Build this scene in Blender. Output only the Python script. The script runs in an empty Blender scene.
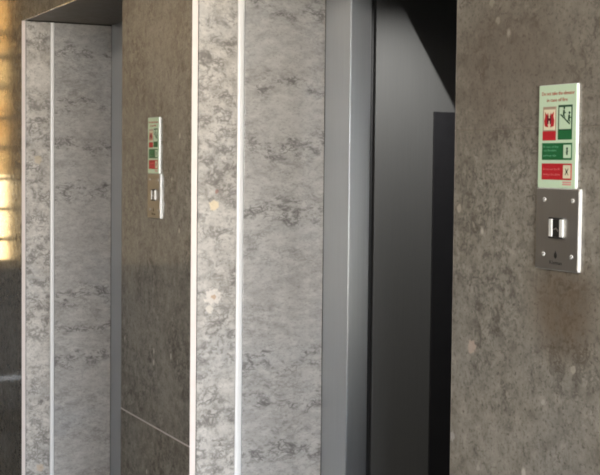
import bpy, bmesh, math, random
from mathutils import Vector, Matrix
random.seed(4)
sc = bpy.context.scene
COL = sc.collection

# ------------------------------------------------------------------ nodes
def newmat(name):
    m = bpy.data.materials.new(name); m.use_nodes = True
    nt = m.node_tree; nt.nodes.clear()
    out = nt.nodes.new('ShaderNodeOutputMaterial')
    b = nt.nodes.new('ShaderNodeBsdfPrincipled')
    nt.links.new(b.outputs[0], out.inputs[0])
    return m, nt, b, out

def setv(b, **k):
    names = dict(col='Base Color', rough='Roughness', metal='Metallic', ior='IOR', spec='Specular IOR Level',
                 coat='Coat Weight', crough='Coat Roughness', aniso='Anisotropic', trans='Transmission Weight')
    for a, v in k.items():
        s = b.inputs[names[a]]
        s.default_value = (*v, 1) if a == 'col' else v

class G:
    """small helper for building node graphs"""
    def __init__(s, nt):
        s.nt = nt; s.tc = nt.nodes.new('ShaderNodeTexCoord')
    def link(s, a, b): s.nt.links.new(a, b)
    def put(s, sock, v):
        if hasattr(v, 'is_linked') or hasattr(v, 'links'): s.link(v, sock)
        elif isinstance(v, (tuple, list)) and len(v) == 3 and sock.type == 'RGBA': sock.default_value = (*v, 1)
        else: sock.default_value = v
    def coord(s, scale=(1,1,1), loc=(0,0,0), rot=(0,0,0)):
        m = s.nt.nodes.new('ShaderNodeMapping')
        m.inputs['Scale'].default_value = scale; m.inputs['Location'].default_value = loc
        m.inputs['Rotation'].default_value = rot
        s.link(s.tc.outputs['Object'], m.inputs['Vector']); return m.outputs[0]
    def noise(s, vec, scale, detail=6, rough=.55, dist=0.0, out='Fac'):
        n = s.nt.nodes.new('ShaderNodeTexNoise')
        s.link(vec, n.inputs['Vector'])
        for k, v in (('Scale', scale), ('Detail', detail), ('Roughness', rough), ('Distortion', dist)):
            n.inputs[k].default_value = v
        return n.outputs[out]
    def voro(s, vec, scale, feature='F1', out='Distance', rnd=1.0):
        n = s.nt.nodes.new('ShaderNodeTexVoronoi'); n.feature = feature
        s.link(vec, n.inputs['Vector']); n.inputs['Scale'].default_value = scale
        n.inputs['Randomness'].default_value = rnd
        return n.outputs[out]
    def math(s, op, a, b=0.0, clamp=False):
        n = s.nt.nodes.new('ShaderNodeMath'); n.operation = op; n.use_clamp = clamp
        s.put(n.inputs[0], a); s.put(n.inputs[1], b); return n.outputs[0]
    def ramp(s, v, lo, hi, a=0.0, b=1.0):
        n = s.nt.nodes.new('ShaderNodeMapRange'); n.interpolation_type = 'SMOOTHSTEP'
        s.put(n.inputs['Value'], v)
        n.inputs['From Min'].default_value = lo; n.inputs['From Max'].default_value = hi
        n.inputs['To Min'].default_value = a; n.inputs['To Max'].default_value = b
        return n.outputs[0]
    def mix(s, fac, a, b, mode='MIX'):
        n = s.nt.nodes.new('ShaderNodeMix'); n.data_type = 'RGBA'; n.blend_type = mode
        s.put(n.inputs[0], fac); s.put(n.inputs[6], a); s.put(n.inputs[7], b); return n.outputs[2]
    def ridge(s, v, w):           # thin dark/bright worm lines where noise crosses .5
        d = s.math('ABSOLUTE', s.math('SUBTRACT', v, .5))
        return s.ramp(d, 0.0, w, 1.0, 0.0)
    def near(s, p, r, wob=.35):   # irregular fossil patch round a point of the stone
        o = s.coord()
        wv = s.noise(o, 90, 2, .5, 0, 'Color')
        sub = s.nt.nodes.new('ShaderNodeVectorMath'); sub.operation = 'SUBTRACT'
        s.link(wv, sub.inputs[0]); sub.inputs[1].default_value = (.5,.5,.5)
        sc_ = s.nt.nodes.new('ShaderNodeVectorMath'); sc_.operation = 'SCALE'
        s.link(sub.outputs[0], sc_.inputs[0]); sc_.inputs['Scale'].default_value = r*wob*4
        ad = s.nt.nodes.new('ShaderNodeVectorMath'); ad.operation = 'ADD'
        s.link(o, ad.inputs[0]); s.link(sc_.outputs[0], ad.inputs[1])
        dn = s.nt.nodes.new('ShaderNodeVectorMath'); dn.operation = 'DISTANCE'
        s.link(ad.outputs[0], dn.inputs[0]); dn.inputs[1].default_value = p
        return s.ramp(dn.outputs['Value'], r*.7, r*1.1, 1.0, 0.0)
    def bump(s, h, strength, dist, b):
        n = s.nt.nodes.new('ShaderNodeBump'); n.inputs['Strength'].default_value = strength
        n.inputs['Distance'].default_value = dist
        s.link(h, n.inputs['Height']); s.link(n.outputs[0], b.inputs['Normal'])

def marble(name, base, dark, light, scale=(1,1,1), loc=(0,0,0), vein=.6, worm=11., mott=3.0, rough=.1, cl=4.0, cover=.0, wl=.028, grain=.45, bands=(),
           patches=(), stains=(), specks=.55, grey=(.25,.25,.26), bump=.05, cloud=0.3):
    m, nt, b, out = newmat(name); g = G(nt)
    v = g.coord(scale, loc)
    big = g.noise(v, mott, 6, .6, .5)
    col = g.mix(g.ramp(big, .34, .66), dark, light)
    col = g.mix(.45, col, base)
    gr = g.noise(g.coord(scale, (loc[0]+5, loc[1]+3, loc[2]+8)), mott*.6, 4, .5, .3)
    col = g.mix(g.ramp(gr, .48, .68, 0, cloud*2), col, grey)
    med = g.noise(v, 26, 6, .7, .25)
    col = g.mix(g.ramp(med, .45, .7, .0, .55), col, tuple(min(1, c*1.22) for c in light))
    col = g.mix(g.ramp(med, .5, .3, .0, .55), col, tuple(c*.72 for c in dark))
    # short worm shaped veins, only in clouds
    w = g.ridge(g.noise(v, worm, 3, .5, .6), wl)
    w2 = g.ridge(g.noise(g.coord(scale, (loc[0]+2, loc[1]+7, loc[2]+1)), worm*2.3, 3, .55, .5), wl*1.6)
    cut = g.ramp(g.noise(v, worm*1.4, 3, .5, .0), .42, .55)
    msk = g.ramp(g.noise(g.coord(scale, (loc[0]+9, loc[1]+1, loc[2]+4)), cl, 4, .6, .3), .44-cover, .62-cover)
    if bands:
        sx = nt.nodes.new('ShaderNodeSeparateXYZ'); g.link(g.coord(), sx.inputs[0])
        zz = g.math('ADD', sx.outputs[2], g.math('MULTIPLY', g.math('SUBTRACT', g.noise(g.coord(), 7, 3, .6, .2), .5), .22))
        bd = None
        for z0, hw in bands:
            q = g.ramp(g.math('ABSOLUTE', g.math('SUBTRACT', zz, z0)), hw*.3, hw, 1, 0)
            bd = q if bd is None else g.math('MAXIMUM', bd, q)
        msk = g.math('MAXIMUM', g.math('MULTIPLY', msk, .45), bd)
    fac = g.math('MULTIPLY', g.math('MULTIPLY', g.math('MAXIMUM', w, g.math('MULTIPLY', w2, .8)), cut), msk)
    col = g.mix(g.math('MULTIPLY', fac, vein), col, tuple(c*.30 for c in dark))
    blot = g.noise(g.coord(scale, (loc[0]+4, loc[1]+6, loc[2]+2)), worm*3.2, 4, .6, .2)
    col = g.mix(g.math('MULTIPLY', g.ramp(blot, .56, .70, 0, .7), g.math('ADD', msk, .25, True)), col, tuple(c*.52 for c in dark))
    fine = g.noise(v, 120, 3, .7, .2)
    col = g.mix(g.ramp(fine, .50, .72, 0, grain), col, tuple(c*.5 for c in dark))
    # small pale fossils
    vd = g.voro(g.coord((scale[0], scale[1], scale[2]*.7), loc), 13)
    vc = g.voro(g.coord((scale[0], scale[1], scale[2]*.7), loc), 13, 'F1', 'Color')
    sep = nt.nodes.new('ShaderNodeSeparateColor'); g.link(vc, sep.inputs[0])
    sp = g.math('MULTIPLY', g.ramp(vd, .05, .12, 1, 0), g.ramp(sep.outputs[0], .74, .8))
    col = g.mix(g.math('MULTIPLY', sp, specks), col, tuple(min(1, c*2.1) for c in light))
    for p, r, c in patches: col = g.mix(g.math('MULTIPLY', g.near(p, r), .68), col, c)
    for p, r, c, a in stains:
        d = nt.nodes.new('ShaderNodeVectorMath'); d.operation = 'DISTANCE'
        g.link(g.coord(), d.inputs[0]); d.inputs[1].default_value = p
        k = g.math('MULTIPLY', g.ramp(d.outputs['Value'], r*.25, r, 1, 0), g.ramp(med, .3, .6, .4, 1.0))
        col = g.mix(g.math('MULTIPLY', k, a), col, c)
    g.link(col, b.inputs['Base Color'])
    g.link(g.ramp(med, .3, .7, rough*.8, rough*1.5), b.inputs['Roughness'])
    setv(b, ior=1.52)
    g.bump(g.noise(g.coord(), 40, 3, .5), bump, .0006, b)
    return m

def brushed(name, col, rough, aniso, rot):
    m, nt, b, out = newmat(name); g = G(nt)
    n = g.noise(g.coord((1, 1, .012)), 300, 4, .6)
    g.link(g.mix(n, tuple(x*.9 for x in col), tuple(x*1.1 for x in col)), b.inputs['Base Color'])
    setv(b, metal=1.0, rough=rough, aniso=aniso); b.inputs['Anisotropic Rotation'].default_value = rot
    ge = nt.nodes.new('ShaderNodeNewGeometry'); t = nt.nodes.new('ShaderNodeVectorMath'); t.operation = 'CROSS_PRODUCT'
    g.link(ge.outputs['Normal'], t.inputs[0]); t.inputs[1].default_value = (.01, .01, 1)
    g.link(t.outputs[0], b.inputs['Tangent'])
    return m

def plain(name, col, rough=.5, metal=0.0, spec=.5, var=.06, brushed=False, scale=30):
    m, nt, b, out = newmat(name); g = G(nt)
    v = g.coord((1, 1, 1)) if not brushed else g.coord((1, 1, .015))
    n = g.noise(v, scale if not brushed else 260, 4, .6)
    c = g.mix(n, tuple(x*(1-var) for x in col), tuple(min(1, x*(1+var)) for x in col))
    g.link(c, b.inputs['Base Color'])
    g.link(g.ramp(n, .3, .7, rough*.9, rough*1.1), b.inputs['Roughness'])
    setv(b, metal=metal, spec=spec)
    return m

F_D, F_B, F_L = (.15,.133,.109), (.225,.207,.176), (.29,.27,.235)
M = {}
M['wall'] = marble('lobby stone', F_B, F_D, F_L, vein=.56, worm=20, mott=2.6, rough=.085, cover=.04, wl=.055, grain=.75,
    patches=[((-2.1096,0,1.1265),.0155,(.46,.37,.31)), ((-2.165,0,1.409),.009,(.40,.36,.30)), ((-2.039,0,1.784),.008,(.45,.43,.36)),
             ((-2.060,0,1.822),.010,(.40,.38,.31)), ((-1.788,0,1.129),.008,(.42,.39,.33)), ((-1.873,0,1.055),.006,(.38,.36,.32)),
             ((-2.081,0,.883),.007,(.38,.35,.31)), ((-4.192,0,1.369),.008,(.34,.31,.25)), ((-2.1775,0,.927),.011,(.38,.36,.34)),
             ((-1.867,0,1.711),.005,(.16,.14,.11)), ((-4.209,0,1.883),.007,(.34,.31,.25))],
    stains=[((-1.82,0,1.235),.15,(.095,.062,.036),.65), ((-2.03,0,1.70),.24,(.13,.10,.08),.55), ((-1.80,0,1.72),.2,(.14,.115,.092),.4)], grey=(.225,.218,.202), cloud=.3)
R_D, R_B, R_L = (.43,.395,.355), (.56,.515,.468), (.66,.615,.565)
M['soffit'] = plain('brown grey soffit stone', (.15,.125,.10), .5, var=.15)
M['slab_a'] = marble('reveal stone outer', R_B, R_D, R_L, scale=(1,.8,1.05), loc=(0,.3,.2), vein=.7, worm=17, mott=5.5, rough=.14, cover=.09, wl=.06, grain=.55,
    patches=[((-3.6625,.072,1.069),.030,(.90,.82,.74)), ((-3.6625,.074,1.069),.009,(.52,.33,.19)), ((-3.6625,.074,1.362),.017,(.92,.76,.50)), ((-3.6625,.083,1.405),.007,(.34,.17,.14)), ((-3.6625,.06,1.03),.014,(.88,.80,.70)), ((-5.829,.085,.03),.02,(.60,.46,.33)), ((-5.829,.075,1.50),.022,(.60,.50,.36))],
    grey=(.40,.40,.40), cloud=.22)
M['slab_b'] = marble('reveal stone inner', (.48,.455,.43), (.42,.395,.37), (.54,.515,.485), scale=(1,.8,1.6), loc=(3,1,.7), vein=.8, worm=17, mott=3.2, bands=((2.01,.03),(1.564,.04),(1.345,.05),(.85,.07),(.55,.06),(.70,.03),(1.75,.025)), wl=.05, grain=.5,
    rough=.14, grey=(.42,.42,.425), cloud=.3, specks=.35)
M['edge'] = plain('pale polished stone edge', (.88,.78,.73), .2, var=.06)
M['bead'] = plain('polished bullnose', (.90,.88,.86), .22, var=.06, scale=45)  # near-white base colour carries part of the bead's highlight
M['grout'] = plain('pale grout', (.42,.38,.36), .8)
M['steel'] = brushed('brushed steel frame', (.66,.68,.70), .35, .92, .0)
M['plate'] = plain('brushed steel plate', (.52,.50,.475), .42, metal=1.0, brushed=True, var=.10)
M['plate_edge'] = plain('bright steel', (.66,.655,.64), .3, metal=.15, var=.03)
M['car'] = plain('dark coated steel', (.082,.083,.083), .45, brushed=True, var=.15, spec=.35)
M['car_dark'] = plain('black laminate', (.016,.016,.018), .35, var=.1)
M['rubber'] = plain('black rubber', (.014,.014,.015), .6)
M['sign'] = plain('pale green sign face', (.50,.64,.47), .35, var=.03)
M['sign_edge'] = plain('white acrylic edge', (.80,.81,.80), .25, var=.02)
M['red'] = plain('red print', (.42,.012,.02), .4)
M['redtxt'] = plain('brick red print', (.33,.07,.045), .4)
M['green'] = plain('green print', (.008,.115,.035), .4)
M['dkgreen'] = plain('dark green print', (.006,.055,.022), .4)
M['cream'] = plain('cream print', (.66,.62,.45), .4)
M['tan'] = plain('tan print', (.36,.27,.2), .4)
M['pink'] = plain('pink print', (.62,.25,.24), .4)
M['fadegreen'] = plain('pale print on green', (.08,.26,.13), .4)
M['fadered'] = plain('pale print on red', (.52,.10,.10), .4)
M['maroon'] = plain('maroon print', (.13,.012,.02), .4)
M['ink'] = plain('black print', (.015,.014,.013), .4)
M['floor'] = plain('dark granite floor', (.030,.029,.028), .22, var=.3, scale=60)
M['ceiling'] = plain('off white ceiling', (.58,.55,.50), .8)
M['plaster'] = plain('grey brown plaster', (.052,.047,.041), .7)
M['walnut'] = plain('ochre end wall', (.38,.29,.18), .7, var=.1)
M['darkpanel'] = plain('dark wainscot', (.020,.020,.021), .5, var=.2)
M['frame_dark'] = plain('brown window frame', (.16,.10,.05), .45)
M['white'] = plain('white painted strip', (.85,.86,.88), .4)

def pane_mat():
    m, nt, b, out = newmat('window glass'); nt.nodes.remove(b)
    t = nt.nodes.new('ShaderNodeBsdfTransparent'); t.inputs[0].default_value = (.93,.95,.94,1)
    gl = nt.nodes.new('ShaderNodeBsdfGlossy'); gl.inputs['Roughness'].default_value = .02
    fr = nt.nodes.new('ShaderNodeFresnel'); mx = nt.nodes.new('ShaderNodeMixShader')
    nt.links.new(fr.outputs[0], mx.inputs[0]); nt.links.new(t.outputs[0], mx.inputs[1]); nt.links.new(gl.outputs[0], mx.inputs[2])
    nt.links.new(mx.outputs[0], out.inputs[0]); return m
M['glass'] = pane_mat()
def blind_mat():
    m, nt, b, out = newmat('ochre roller blind'); nt.nodes.remove(b); g = G(nt)
    n = g.noise(g.coord((1,3,1)), 3.2, 4, .55, .6)
    c = g.mix(g.ramp(n, .35, .65), (.95,.80,.58), (1.0,.93,.78))
    t = nt.nodes.new('ShaderNodeBsdfTranslucent'); d = nt.nodes.new('ShaderNodeBsdfDiffuse')
    g.link(c, t.inputs[0]); g.link(c, d.inputs[0])
    mx = nt.nodes.new('ShaderNodeMixShader'); mx.inputs[0].default_value = .25
    g.link(t.outputs[0], mx.inputs[1]); g.link(d.outputs[0], mx.inputs[2]); g.link(mx.outputs[0], out.inputs[0]); return m
M['blind'] = blind_mat()

# ------------------------------------------------------------------ mesh helpers
def box(bm, x0, x1, y0, y1, z0, z1):
    vs = [bm.verts.new((x, y, z)) for x in (x0, x1) for y in (y0, y1) for z in (z0, z1)]
    for f in ((0,1,3,2),(4,6,7,5),(0,4,5,1),(2,3,7,6),(0,2,6,4),(1,5,7,3)):
        bm.faces.new([vs[i] for i in f])
def prism(bm, poly, z0, z1):          # polygon in xy, extruded along z
    a = [bm.verts.new((x, y, z0)) for x, y in poly]; c = [bm.verts.new((x, y, z1)) for x, y in poly]
    bm.faces.new(a[::-1]); bm.faces.new(c)
    n = len(poly)
    for i in range(n): bm.faces.new((a[i], a[(i+1)%n], c[(i+1)%n], c[i]))
def prism_xz(bm, poly, y0, y1):       # polygon in xz, extruded along y
    a = [bm.verts.new((x, y0, z)) for x, z in poly]; c = [bm.verts.new((x, y1, z)) for x, z in poly]
    bm.faces.new(a); bm.faces.new(c[::-1]); n = len(poly)
    for i in range(n): bm.faces.new((a[i], c[i], c[(i+1)%n], a[(i+1)%n]))
def disc(cx, cz, r, n=20): return [(cx+r*math.cos(2*math.pi*i/n), cz+r*math.sin(2*math.pi*i/n)) for i in range(n)]
def rrect(x0, x1, z0, z1, r, n=5):
    p = []
    for cx, cz, a0 in ((x1-r, z0+r, -90), (x1-r, z1-r, 0), (x0+r, z1-r, 90), (x0+r, z0+r, 180)):
        for i in range(n+1):
            a = math.radians(a0+90*i/n); p.append((cx+r*math.cos(a), cz+r*math.sin(a)))
    return p
def build(name, bm, mat, parent=None, bevel=0, seg=2, kind=None, smooth=False):
    bmesh.ops.recalc_face_normals(bm, faces=bm.faces)
    me = bpy.data.meshes.new(name); bm.to_mesh(me); bm.free()
    o = bpy.data.objects.new(name, me); COL.objects.link(o); me.materials.append(M[mat] if isinstance(mat, str) else mat)
    if parent: o.parent = parent
    if bevel:
        md = o.modifiers.new('Bevel', 'BEVEL'); md.width = bevel; md.segments = seg; md.limit_method = 'ANGLE'
        md.harden_normals = False
    if smooth:
        for p in me.polygons: p.use_smooth = True
    if kind: o['kind'] = kind
    return o
def boxobj(name, b, mat, parent=None, bevel=0, kind=None, seg=2):
    bm = bmesh.new(); box(bm, *b); return build(name, bm, mat, parent, bevel, seg, kind)

# ------------------------------------------------------------------ the place (metres; lift wall is the plane y = 0)
XL, XR, YF, H = -8.0, 3.6, -3.3, 2.75      # left end, right end, opposite wall, ceiling
BZ = -.12                                   # floor level
LINT = 2.149
C = .0145                                   # polished arris at the opening corners
OP = [dict(l=-5.826, r=-4.3765, b0=.134, b1=.1535, d=.434), dict(l=-3.6595, r=-2.1985, b0=.152, b1=.1755, d=.4665)]
J0, J1 = .5905, 1.5695

# stone facing of the lift wall: rows of slabs, small open joints, pale grout behind
bm = bmesh.new()
def rows(x0, x1, z0=BZ, k=.0028):
    for a, c in ((z0, J0-k), (J0+k, J1-.0005), (J1+.0005, H)):
        if c > z0: box(bm, x0, x1, 0, .03, max(a, z0), c)
segs = [(XL, OP[0]['l']-C), (OP[0]['r']+C, OP[1]['l']-C), (OP[1]['r']+C, XR)]
for a, c in segs[1:]: rows(a, c)
box(bm, *segs[0], 0, .03, BZ, J1-.0005); box(bm, *segs[0], 0, .03, J1+.0005, H)
for o in OP: box(bm, o['l']-C, o['r']+C, 0, .012, LINT, H)
wall_back = build('wall_back', bm, 'wall', None, .0007, 1, 'structure')
bm = bmesh.new()
for a, c in segs[1:]: box(bm, a+.001, c-.001, .0012, .0295, J0-.004, J0+.004)
build('grout_joint', bm, 'grout', wall_back)
bm = bmesh.new()
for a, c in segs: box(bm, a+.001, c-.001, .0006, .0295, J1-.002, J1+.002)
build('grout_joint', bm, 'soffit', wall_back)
bm = bmesh.new()                            # masonry core
for a, c in ((XL, OP[0]['l']-.05), (OP[0]['r']+.05, OP[1]['l']-.05), (OP[1]['r']+.05, XR)): box(bm, a, c, .03, .432, BZ, H)
for o in OP: box(bm, o['l']-.05, o['r']+.05, .03, .432, LINT+.035, H)
build('masonry_core', bm, 'plaster', wall_back)
for o in OP:
    l, r, b0, b1, d = o['l'], o['r'], o['b0'], o['b1'], o['d']
    # polished splayed arris round the opening
    bm = bmesh.new()
    prism(bm, [(l-C, 0), (l, C), (l-.005, C+.001), (l-C, C+.001)], BZ, LINT)
    prism(bm, [(r+C, 0), (r+C, C+.001), (r+.005, C+.001), (r, C)], BZ, LINT)
    build('edge_strip', bm, 'edge', wall_back, .0006, 1)
    for s, x in ((-1, l), (1, r)):
        t = .048*s
        lo, hi = sorted((x+.003*s, x+t)); boxobj('reveal_slab', (lo, hi, .019, b0-.001, BZ, LINT-.001), 'slab_a', wall_back, .001)
        lo, hi = sorted((x+.004*s, x+t)); boxobj('reveal_slab', (lo, hi, b1+.002, d, BZ, LINT-.001), 'slab_b', wall_back, .001)
        bm = bmesh.new(); yc = (b0+b1)/2; rr = (b1-b0)/2; p = [(x+t, b0)]
        for i in range(33):
            q = math.pi*i/32; p.append((x+.004*s-s*rr*.42*math.sin(q), yc-rr*math.cos(q)))
        p.append((x+t, b1)); prism(bm, p, BZ, LINT-.001)
        build('bullnose_bead', bm, 'bead', wall_back, smooth=False)
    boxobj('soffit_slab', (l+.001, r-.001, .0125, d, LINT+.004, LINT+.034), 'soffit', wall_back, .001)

# steel landing frames
def entrance(n, o, open_):
    l, r, d = o['l'], o['r'], o['d']
    fw, fd, hz = .141, .0785, 2.105
    # the root is the left jamb's own frame member
    y0, y1 = d+.0004, d+.0004+fd
    bm = bmesh.new(); box(bm, l-.004, l+fw+.026, y0, y1, BZ, 2.30)
    root = build('door_%d' % n, bm, 'steel', None, .004, 3, 'structure')
    boxobj('jamb', (r-fw-.026, r+.004, y0, y1, BZ, 2.30), 'steel', root, .004, seg=3)
    boxobj('header', (l+fw+.027, r-fw-.027, y0, y1, hz, 2.30), 'steel', root, .003, seg=2)
    boxobj('threshold', (l+.002, r-.002, y0-.001, y1+.08, BZ, BZ+.004), 'steel', root, .002)
    if open_:
        boxobj('door_leaf', (l-.72, l+fw+.012, y1+.003, y1+.013, BZ+.012, 2.14), 'car', root, .003)
        bm = bmesh.new(); box(bm, l+fw+.0125, l+fw+.017, y1+.004, y1+.012, BZ+.02, 2.13)
        build('door_seal', bm, 'rubber', root)
    else:
        m = (l+r)/2
        boxobj('door_leaf', (l+.08, m-.002, y1+.003, y1+.013, BZ+.012, 2.14), 'steel', root, .003)
        boxobj('door_leaf', (m+.002, r-.08, y1+.003, y1+.013, BZ+.012, 2.14), 'steel', root, .003)
    boxobj('shaft_wall', (l-.80, l-.76, .441, 2.25, BZ, H), 'darkpanel', root); boxobj('shaft_wall', (r+.56, r+.60, .441, 2.25, BZ, H), 'darkpanel', root)
    boxobj('shaft_wall', (l-.76, r+.56, 2.2, 2.25, BZ, H), 'darkpanel', root)
    return root
entrance(1, OP[0], False)
door = entrance(2, OP[1], True)

# lift car standing at the open landing
def thing(name, label, cat, loc=(0,0,0), group=None):
    e = bpy.data.objects.new(name, None); COL.objects.link(e); e.location = loc; e.empty_display_size = .1
    e['label'] = label; e['category'] = cat
    if group: e['group'] = group
    return e
def child(name, bm, mat, root, **k):
    o = build(name, bm, mat, root, **k); return o
CX = OP[1]['l']+.1595                     # inner face of the car's left side wall
y0 = OP[1]['d']+.10                       # car front
car = thing('elevator_car', 'dark grey steel lift car seen through the nearer open doorway', 'elevator', (CX, y0, BZ))
def cbox(name, b, mat, bevel=.002, root=car, o=(CX, y0, BZ)):
    return boxobj(name, (b[0]-o[0], b[1]-o[0], b[2]-o[1], b[3]-o[1], b[4]-o[2], b[5]-o[2]), mat, root, bevel)
CR = OP[1]['r']-.15
cbox('side_wall', (CX-.03, CX, y0, 1.95, BZ, 2.34), 'car')
cbox('side_wall', (CR, CR+.03, y0, 1.95, BZ, 2.34), 'car')
cbox('back_wall', (CX+.001, CR-.001, 1.92, 1.95, BZ, 2.34), 'car')
cbox('car_floor', (CX+.001, CR-.001, y0, 1.919, BZ, BZ+.012), 'rubber')
cbox('car_roof', (CX-.03, CR+.03, y0-.03, 1.95, 2.342, 2.37), 'car_dark')
cbox('spill_baffle', (CX+.001, CR-.001, y0-.0185, y0-.0148, 2.088, 2.341), 'car_dark', .0005)  # unseen strip added to keep the car lamp off the reveal slabs
CANY = y0+.038
cbox('canopy', (CX+.001, CR-.001, CANY, 1.915, 2.10, 2.125), 'car_dark', .0005)
cp = cbox('control_panel', (CX+.0005, CX+.008, .786, 1.10, BZ+.04, 1.672), 'car_dark', .001)
cp['label'] = 'black control panel on the car wall'

# ------------------------------------------------------------------ signs and call plates
def text_bm(s, size):
    cu = bpy.data.curves.new('t', 'FONT'); cu.body = s; cu.size = size; cu.align_x = 'CENTER'; cu.align_y = 'CENTER'; cu.resolution_u = 2
    cu.extrude = .0003
    o = bpy.data.objects.new('t', cu); COL.objects.link(o)
    me = bpy.data.meshes.new_from_object(o.evaluated_get(bpy.context.evaluated_depsgraph_get()))
    bpy.data.objects.remove(o); bm = bmesh.new(); bm.from_mesh(me); bpy.data.meshes.remove(me)
    return bm
def text(name, s, cx, cz, size, y, mat, root, width=None):
    bm = text_bm(s, size)
    xs = [v.co.x for v in bm.verts]; w = max(xs)-min(xs); k = (width/w) if width else 1
    for v in bm.verts: v.co = Vector((cx+v.co.x*k, y-v.co.z, cz+v.co.y))
    return build(name, bm, mat, root)
def flat(name, polys, y, mat, root, t=.0005):
    bm = bmesh.new()
    for p in polys: prism_xz(bm, p, y-t, y)
    return build(name, bm, mat, root)
def rect(x0, x1, z0, z1): return [(x0, z0), (x1, z0), (x1, z1), (x0, z1)]
def bar(x0, z0, x1, z1, w):
    d = Vector((x1-x0, z1-z0)).normalized(); n = Vector((-d.y, d.x))*w/2
    return [(x0+n.x, z0+n.y), (x0-n.x, z0-n.y), (x1-n.x, z1-n.y), (x1+n.x, z1+n.y)]

SW, SH, ST = .109, .190, .0065         # sign width, height, thickness (local x: 0..SW, z: 0..SH)
def make_sign(label, loc):
    r = thing('evacuation_sign', label, 'sign', loc, 'lift fire signs')
    bm = bmesh.new(); prism_xz(bm, rrect(0, SW, 0, SH, .002, 2), -ST+.001, 0); build('panel', bm, 'sign_edge', r)
    F = -ST
    flat('sign_face', [rect(.0006, SW-.0006, .0006, SH-.0006)], F+.001, 'sign', r, .001)
    text('heading', 'Do not take the elevator', SW*.51, SH*.915, .0098, F-.0001, 'redtxt', r, .094)
    text('heading', 'in case of fire', SW*.49, SH*.852, .0098, F-.0001, 'redtxt', r, .060)
    # red pictogram: lift in flames
    x0, x1, z0, z1 = .013, .052, .088, .150
    a = flat('fire_pictogram', [rect(x0, x1, z0, z1)], F, 'tan', r, .0004)
    flat('picture_field', [rect(x0+.003, x1-.003, z0+.019, z1-.005)], F-.0004, 'cream', a, .0003)
    flat('caption_bar', [rect(x0, x1, z0, z0+.017)], F-.0004, 'red', a, .0003)
    cx, cz = (x0+x1)/2, z0+.038
    flames = []
    for sx in (-1, 1):
        flames.append([(cx+sx*.003, cz-.014), (cx+sx*.013, cz-.012), (cx+sx*.015, cz-.002), (cx+sx*.012, cz+.006), (cx+sx*.013, cz+.015),
                       (cx+sx*.007, cz+.009), (cx+sx*.004, cz+.013), (cx+sx*.002, cz+.003), (cx+sx*.006, cz-.004)])
    flames = [p if i else p[::-1] for i, p in enumerate(flames)]
    flat('flame', flames, F-.0007, 'red', a, .0003)
    flat('lift_figure', [rect(cx-.006, cx-.002, cz-.008, cz+.008), rect(cx+.002, cx+.006, cz-.008, cz+.008), rect(cx-.002, cx+.002, cz-.002, cz+.003)], F-.0010, 'maroon', a, .0003)
    # green pictogram: people on stairs
    x0, x1 = .058, .098
    b = flat('stairs_pictogram', [rect(x0, x1, z0+.001, z1+.002)], F, 'dkgreen', r, .0004)
    flat('picture_field', [rect(x0+.003, x1-.003, z0+.020, z1-.002)], F-.0004, 'sign', b, .0003)
    flat('caption_bar', [rect(x0, x1, z0+.001, z0+.018)], F-.0004, 'green', b, .0003)
    fig = [bar(x0+.007, z0+.047, x1-.006, z0+.029, .0026)]
    for px, pz in ((x0+.016, z0+.046), (x0+.031, z0+.037)):
        fig += [bar(px, pz, px+.001, pz+.009, .0048), disc(px+.0015, pz+.0125, .0026, 12), bar(px-.001, pz+.007, px+.006, pz+.003, .0018), bar(px, pz+.001, px+.004, pz-.005, .002), bar(px, pz+.001, px-.003, pz-.003, .002)]
    flat('stairs_figure', fig, F-.0007, 'dkgreen', b, .0003)
    # green notice
    x0, x1 = .012, .099; z0, z1 = .052, .083
    c = flat('green_notice', [rect(x0, x1, z0, z1)], F, 'green', r, .0004)
    text('notice_text', 'In case of fire', x0+.026, z1-.007, .006, F-.0007, 'fadegreen', c, .044)
    text('notice_text', 'use the stairs', x0+.024, z1-.0135, .006, F-.0007, 'fadegreen', c, .036)
    text('notice_text', 'and keep calm', x0+.023, z1-.023, .006, F-.0007, 'fadegreen', c, .038)
    flat('symbol_field', [rect(x1-.024, x1-.003, z0+.0035, z1-.0035)], F-.0004, 'sign', c, .0003)
    flat('symbol', [disc(x1-.0135, z0+.0205, .0026, 12), bar(x1-.0135, z0+.009, x1-.0135, z0+.018, .004), bar(x1-.0165, z0+.013, x1-.0105, z0+.016, .0018)], F-.0007, 'dkgreen', c, .0003)
    # red notice
    z0, z1 = .0155, .0455
    c = flat('red_notice', [rect(x0, x1, z0, z1)], F, 'red', r, .0004)
    text('notice_text', 'do not use the lift', x0+.029, z1-.0105, .006, F-.0007, 'fadered', c, .049)
    text('notice_text', 'during a fire alarm', x0+.029, z1-.0205, .006, F-.0007, 'fadered', c, .049)
    flat('symbol_field', [rect(x1-.024, x1-.003, z0+.003, z1-.003)], F-.0004, 'cream', c, .0003)
    flat('symbol', [bar(x1-.018, z0+.009, x1-.009, z0+.021, .0014), bar(x1-.009, z0+.009, x1-.018, z0+.021, .0014), disc(x1-.0135, z0+.015, .0022, 12)], F-.0007, 'ink', c, .0003)
    flat('imprint', [rect(x1-.026, x1-.001, .006, .0085), rect(x1-.026, x1-.001, .010, .0125)], F, 'pink', r, .0003)
    return r

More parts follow.
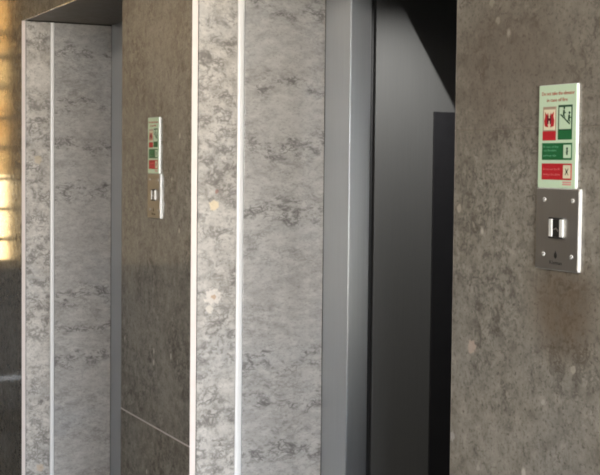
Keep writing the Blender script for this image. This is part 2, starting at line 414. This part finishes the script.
PW, PH, PT = .1245, .150, .0075
def make_plate(label, loc):
    r = thing('call_plate', label, 'call button', loc, 'lift call plates')
    bm = bmesh.new(); prism_xz(bm, rrect(0, PW, 0, PH, .002, 2), -PT+.0012, 0); build('back_box', bm, 'plate_edge', r)
    bm = bmesh.new(); prism_xz(bm, rrect(.0008, PW-.0008, .0008, PH-.0008, .002, 2), -PT, -PT+.0012); build('face_plate', bm, 'plate', r, bevel=.0003)
    F = -PT
    for x, z in ((.0247, .129), (.107, .129), (.0247, .0277), (.106, .0272)):
        bm = bmesh.new(); prism_xz(bm, disc(x, z, .0042, 20), F-.0012, F); s = build('screw', bm, 'plate_edge', r, bevel=.0006)
        flat('screw_slot', [bar(x-.003, z-.002, x+.003, z+.002, .0011)], F-.0012, 'ink', s, .0002)
    cx, cz = .0635, .0777
    # push button: two bright cheeks and two dark rails round a black rocker
    for z in (.0177, -.0177): flat('bezel_rail', [rect(cx-.020, cx+.020, cz+z-.0012, cz+z+.0012)], F, 'rubber', r, .004)
    for q in (-1, 1):
        a, c2 = sorted((cx+q*.0105, cx+q*.020)); bm = bmesh.new(); prism_xz(bm, rect(a, c2, cz-.0163, cz+.0163), F-.0040, F)
        build('bezel_cheek', bm, 'plate_edge', r, bevel=.001)
    bm = bmesh.new(); prism_xz(bm, rect(cx-.0103, cx+.0103, cz-.0163, cz+.0163), F-.003, F)
    bt = build('push_button', bm, 'ink', r, bevel=.001)
    flat('button_mark', [bar(cx-.006, cz-.003, cx+.001, cz-.0005, .0025), bar(cx+.001, cz-.0005, cx+.007, cz-.006, .0025)], F-.003, 'plate', bt, .0003)
    flat('emblem', [[(cx-.003, .0205), (cx+.001, .024), (cx+.001, .029), (cx-.003, .036), (cx-.007, .029), (cx-.007, .024)]], F, 'ink', r, .0003)
    text('maker_name', 'Kleman', cx-.002, .0135, .0105, F-.0001, 'ink', r, .036)
    return r
for xs, xp, who in ((-1.8945, -1.8965, 'near'), (-4.0635, -4.0625, 'far')):
    if who == 'near':
        make_sign('large pale green fire sign with red and green boxes right of the open doorway', (xs, .0005, 1.4575))
        make_plate('brushed steel call plate with four screws right of the open lift doorway', (xp, .0005, 1.307))
    else:
        make_sign('small far fire sign above the call plate on the brown stone between the two doorways', (xs, .0005, 1.4575))
        make_plate('small far steel call plate below the sign on the stone between the two doorways', (xp, .0005, 1.307))

# ------------------------------------------------------------------ the rest of the lobby
boxobj('floor', (XL-.14, XR+.14, YF, 2.4, BZ-.10, BZ-.0002), 'floor', None, 0, 'structure')
ceiling = boxobj('ceiling', (XL-.14, XR+.14, YF, 2.4, H+.001, H+.12), 'ceiling', None, 0, 'structure')
boxobj('wall_front', (XL, XR, YF-.12, YF-.001, BZ, H), 'plaster', None, 0, 'structure')
def holed_wall(name, x0, x1, ya, yb, za, zb, mat):
    bm = bmesh.new()
    box(bm, x0, x1, YF, ya, BZ, H); box(bm, x0, x1, yb, -.001, BZ, H); box(bm, x0, x1, ya, yb, BZ, za); box(bm, x0, x1, ya, yb, zb, H)
    return build(name, bm, mat, None, 0, 1, 'structure')
# left end: tall narrow window beside the lift wall, dark wainscot below it
WL = (-.494, -.03, .83, 2.55)
wl = holed_wall('wall_left', XL-.14, XL-.001, *WL, 'walnut')
boxobj('wainscot', (XL-.0009, XL+.014, YF+.001, -.002, BZ, .80), 'darkpanel', wl)
sk = boxobj('baseboard_left', (XL-.0008, XL+.022, -.80, -.0025, .078, .106), 'white', None, .002, 'structure')
bm = bmesh.new(); a, c, z0, z1 = WL
for u, w in ((a, a+.035), (c-.03, c)): box(bm, XL-.09, XL-.03, u, w, z0, z1)
for z in (z0+.012, .985, 1.18, 1.375, 1.57, 1.765, 1.96, 2.155, 2.304, z1-.02): box(bm, XL-.08, XL-.04, a+.035, c-.03, z-.011, z+.011)
w1 = build('window_1', bm, 'frame_dark', None, .002, 1, 'structure')
boxobj('pane', (XL-.062, XL-.058, a+.03, c-.02, z0, z1), 'glass', w1)
boxobj('roller_blind', (XL-.034, XL-.032, a+.01, c-.005, 1.40, z1), 'blind', w1)
# right end: wide glazed entrance behind the viewer
WR = (-2.95, -.06, -.04, 2.5)
holed_wall('wall_right', XR+.001, XR+.14, *WR, 'plaster')
bm = bmesh.new(); a, c, z0, z1 = WR
n = 3
for i in range(n+1):
    y = a+.03+(c-a-.06)*i/n; box(bm, XR+.04, XR+.10, y-.03, y+.03, z0, z1)
for i in range(n):
    ya = a+.06+(c-a-.06)*i/n; yb = a+(c-a-.06)*(i+1)/n
    for z in (z0+.025, z1-.025): box(bm, XR+.045, XR+.095, ya, yb, z-.025, z+.025)
w2 = build('window_2', bm, 'frame_dark', None, .002, 1, 'structure')
boxobj('pane', (XR+.068, XR+.074, a+.02, c-.02, z0, z1), 'glass', w2)

# ------------------------------------------------------------------ light
def area(name, loc, direction, sx, sy, power, col, portal=False):
    L = bpy.data.lights.new(name, 'AREA'); L.shape = 'RECTANGLE'; L.size = sx; L.size_y = sy; L.energy = power; L.color = col
    o = bpy.data.objects.new(name, L); COL.objects.link(o); o.location = loc
    o.rotation_euler = Vector(direction).to_track_quat('-Z', 'Y').to_euler()
    if portal: L.cycles.is_portal = True
    return o
area('daylight_right', (XR+.16, (WR[0]+WR[1])/2, (WR[2]+WR[3])/2), (-1,0,0), WR[1]-WR[0], WR[3]-WR[2], 1, (1,1,1), True)
area('daylight_left', (XL-.16, (WL[0]+WL[1])/2, (WL[2]+WL[3])/2), (1,0,0), WL[1]-WL[0], WL[3]-WL[2], 1, (1,1,1), True)
# lamp tube above the front edge of the car canopy
def spot(name, loc, target, power, angle, blend, col, size=.0012):
    L = bpy.data.lights.new(name, 'SPOT'); L.energy = power; L.spot_size = math.radians(angle); L.spot_blend = blend; L.color = col
    L.shadow_soft_size = size
    o = bpy.data.objects.new(name, L); COL.objects.link(o); o.location = loc
    o.rotation_euler = (Vector(target)-Vector(loc)).to_track_quat('-Z', 'Y').to_euler(); return o
spot('car_lamp', (CX+.42, y0-.008, 2.172), (CX, .70, 1.0), 62, 100, 1.0, (1.0,.97,.92))

spot('warm_fill_spot', (-7.25, -1.75, H-.03), (XL, -1.5, 2.0), 42, 110, 1.0, (1.0,.80,.55), .05)  # added out of view, warms the end wall mirrored in the stone
bm = bmesh.new(); prism(bm, [(-7.25+.06*math.cos(i*math.pi/12), -1.75+.06*math.sin(i*math.pi/12)) for i in range(24)], H-.02, H+.0005)
build('fill_spot_disc', bm, 'white', ceiling)  # fitting made up to go with the added warm spot
for k, x in enumerate((-3.6, -.8, 2.0)):       # unseen fill lamps with frames, added to lighten the lift wall
    bm = bmesh.new()
    for b in ((x-.62, x+.62, -2.22, -2.20), (x-.62, x+.62, -1.60, -1.58), (x-.62, x-.60, -2.20, -1.60), (x+.60, x+.62, -2.20, -1.60)): box(bm, *b, H-.012, H+.0005)
    build('fill_lamp_frame', bm, 'white', ceiling)
    area('fill_lamp', (x, -1.9, H-.004), (0,0,-1), 1.18, .58, 36, (1.0,.91,.81))

w = bpy.data.worlds.new('outdoors'); sc.world = w; w.use_nodes = True
nt = w.node_tree; nt.nodes.clear()
out = nt.nodes.new('ShaderNodeOutputWorld'); bg = nt.nodes.new('ShaderNodeBackground')
tc = nt.nodes.new('ShaderNodeTexCoord'); sp = nt.nodes.new('ShaderNodeSeparateXYZ'); nt.links.new(tc.outputs['Generated'], sp.inputs[0])
cr = nt.nodes.new('ShaderNodeValToRGB'); e = cr.color_ramp.elements
e[0].position = .2; e[0].color = (1.0,.72,.36,1); e[1].position = .7; e[1].color = (1.0,.985,.97,1)
mr = nt.nodes.new('ShaderNodeMapRange'); mr.inputs['From Min'].default_value = -1; nt.links.new(sp.outputs[0], mr.inputs['Value'])
nt.links.new(mr.outputs[0], cr.inputs[0])
st = nt.nodes.new('ShaderNodeMapRange'); st.inputs['From Min'].default_value = .2; st.inputs['From Max'].default_value = .7
st.inputs['To Min'].default_value = 12; st.inputs['To Max'].default_value = 38
nt.links.new(mr.outputs[0], st.inputs['Value']); nt.links.new(st.outputs[0], bg.inputs['Strength'])
el = nt.nodes.new('ShaderNodeMapRange'); el.inputs['From Min'].default_value = -.12; el.inputs['From Max'].default_value = .14
nt.links.new(sp.outputs[2], el.inputs['Value'])
up = nt.nodes.new('ShaderNodeMix'); up.data_type = 'RGBA'; up.inputs[6].default_value = (1.04,.92,.79,1); up.inputs[7].default_value = (.84,.94,1.14,1)
nt.links.new(el.outputs[0], up.inputs[0])
mu = nt.nodes.new('ShaderNodeMix'); mu.data_type = 'RGBA'; mu.blend_type = 'MULTIPLY'; mu.inputs[0].default_value = 1
nt.links.new(cr.outputs[0], mu.inputs[6]); nt.links.new(up.outputs[2], mu.inputs[7])
nt.links.new(mu.outputs[2], bg.inputs[0]); nt.links.new(bg.outputs[0], out.inputs[0])

# ------------------------------------------------------------------ camera
cd = bpy.data.cameras.new('camera'); cam = bpy.data.objects.new('camera', cd); COL.objects.link(cam); sc.camera = cam
cd.sensor_fit = 'HORIZONTAL'; cd.sensor_width = 36; cd.lens = 1246.53*36/600; cd.clip_start = .02
cd.shift_y = -(237.5-219.69)/600
Fv = Vector((-0.89365839, 0.44639758, -0.04586804)); Rv = Vector((0.44642231, 0.89476343, 0.01027261)); Uv = Vector((-0.04562672, 0.01129631, 0.99889469))
cam.matrix_world = Matrix(((Rv.x, Uv.x, -Fv.x, 0), (Rv.y, Uv.y, -Fv.y, -1.45), (Rv.z, Uv.z, -Fv.z, 1.5), (0,0,0,1)))

sc.view_settings.view_transform = 'Standard'; sc.view_settings.look = 'None'; sc.view_settings.gamma = 1
sc.view_settings.use_curve_mapping = False; sc.view_settings.exposure = 0.0
sc.cycles.filter_width = 1.9
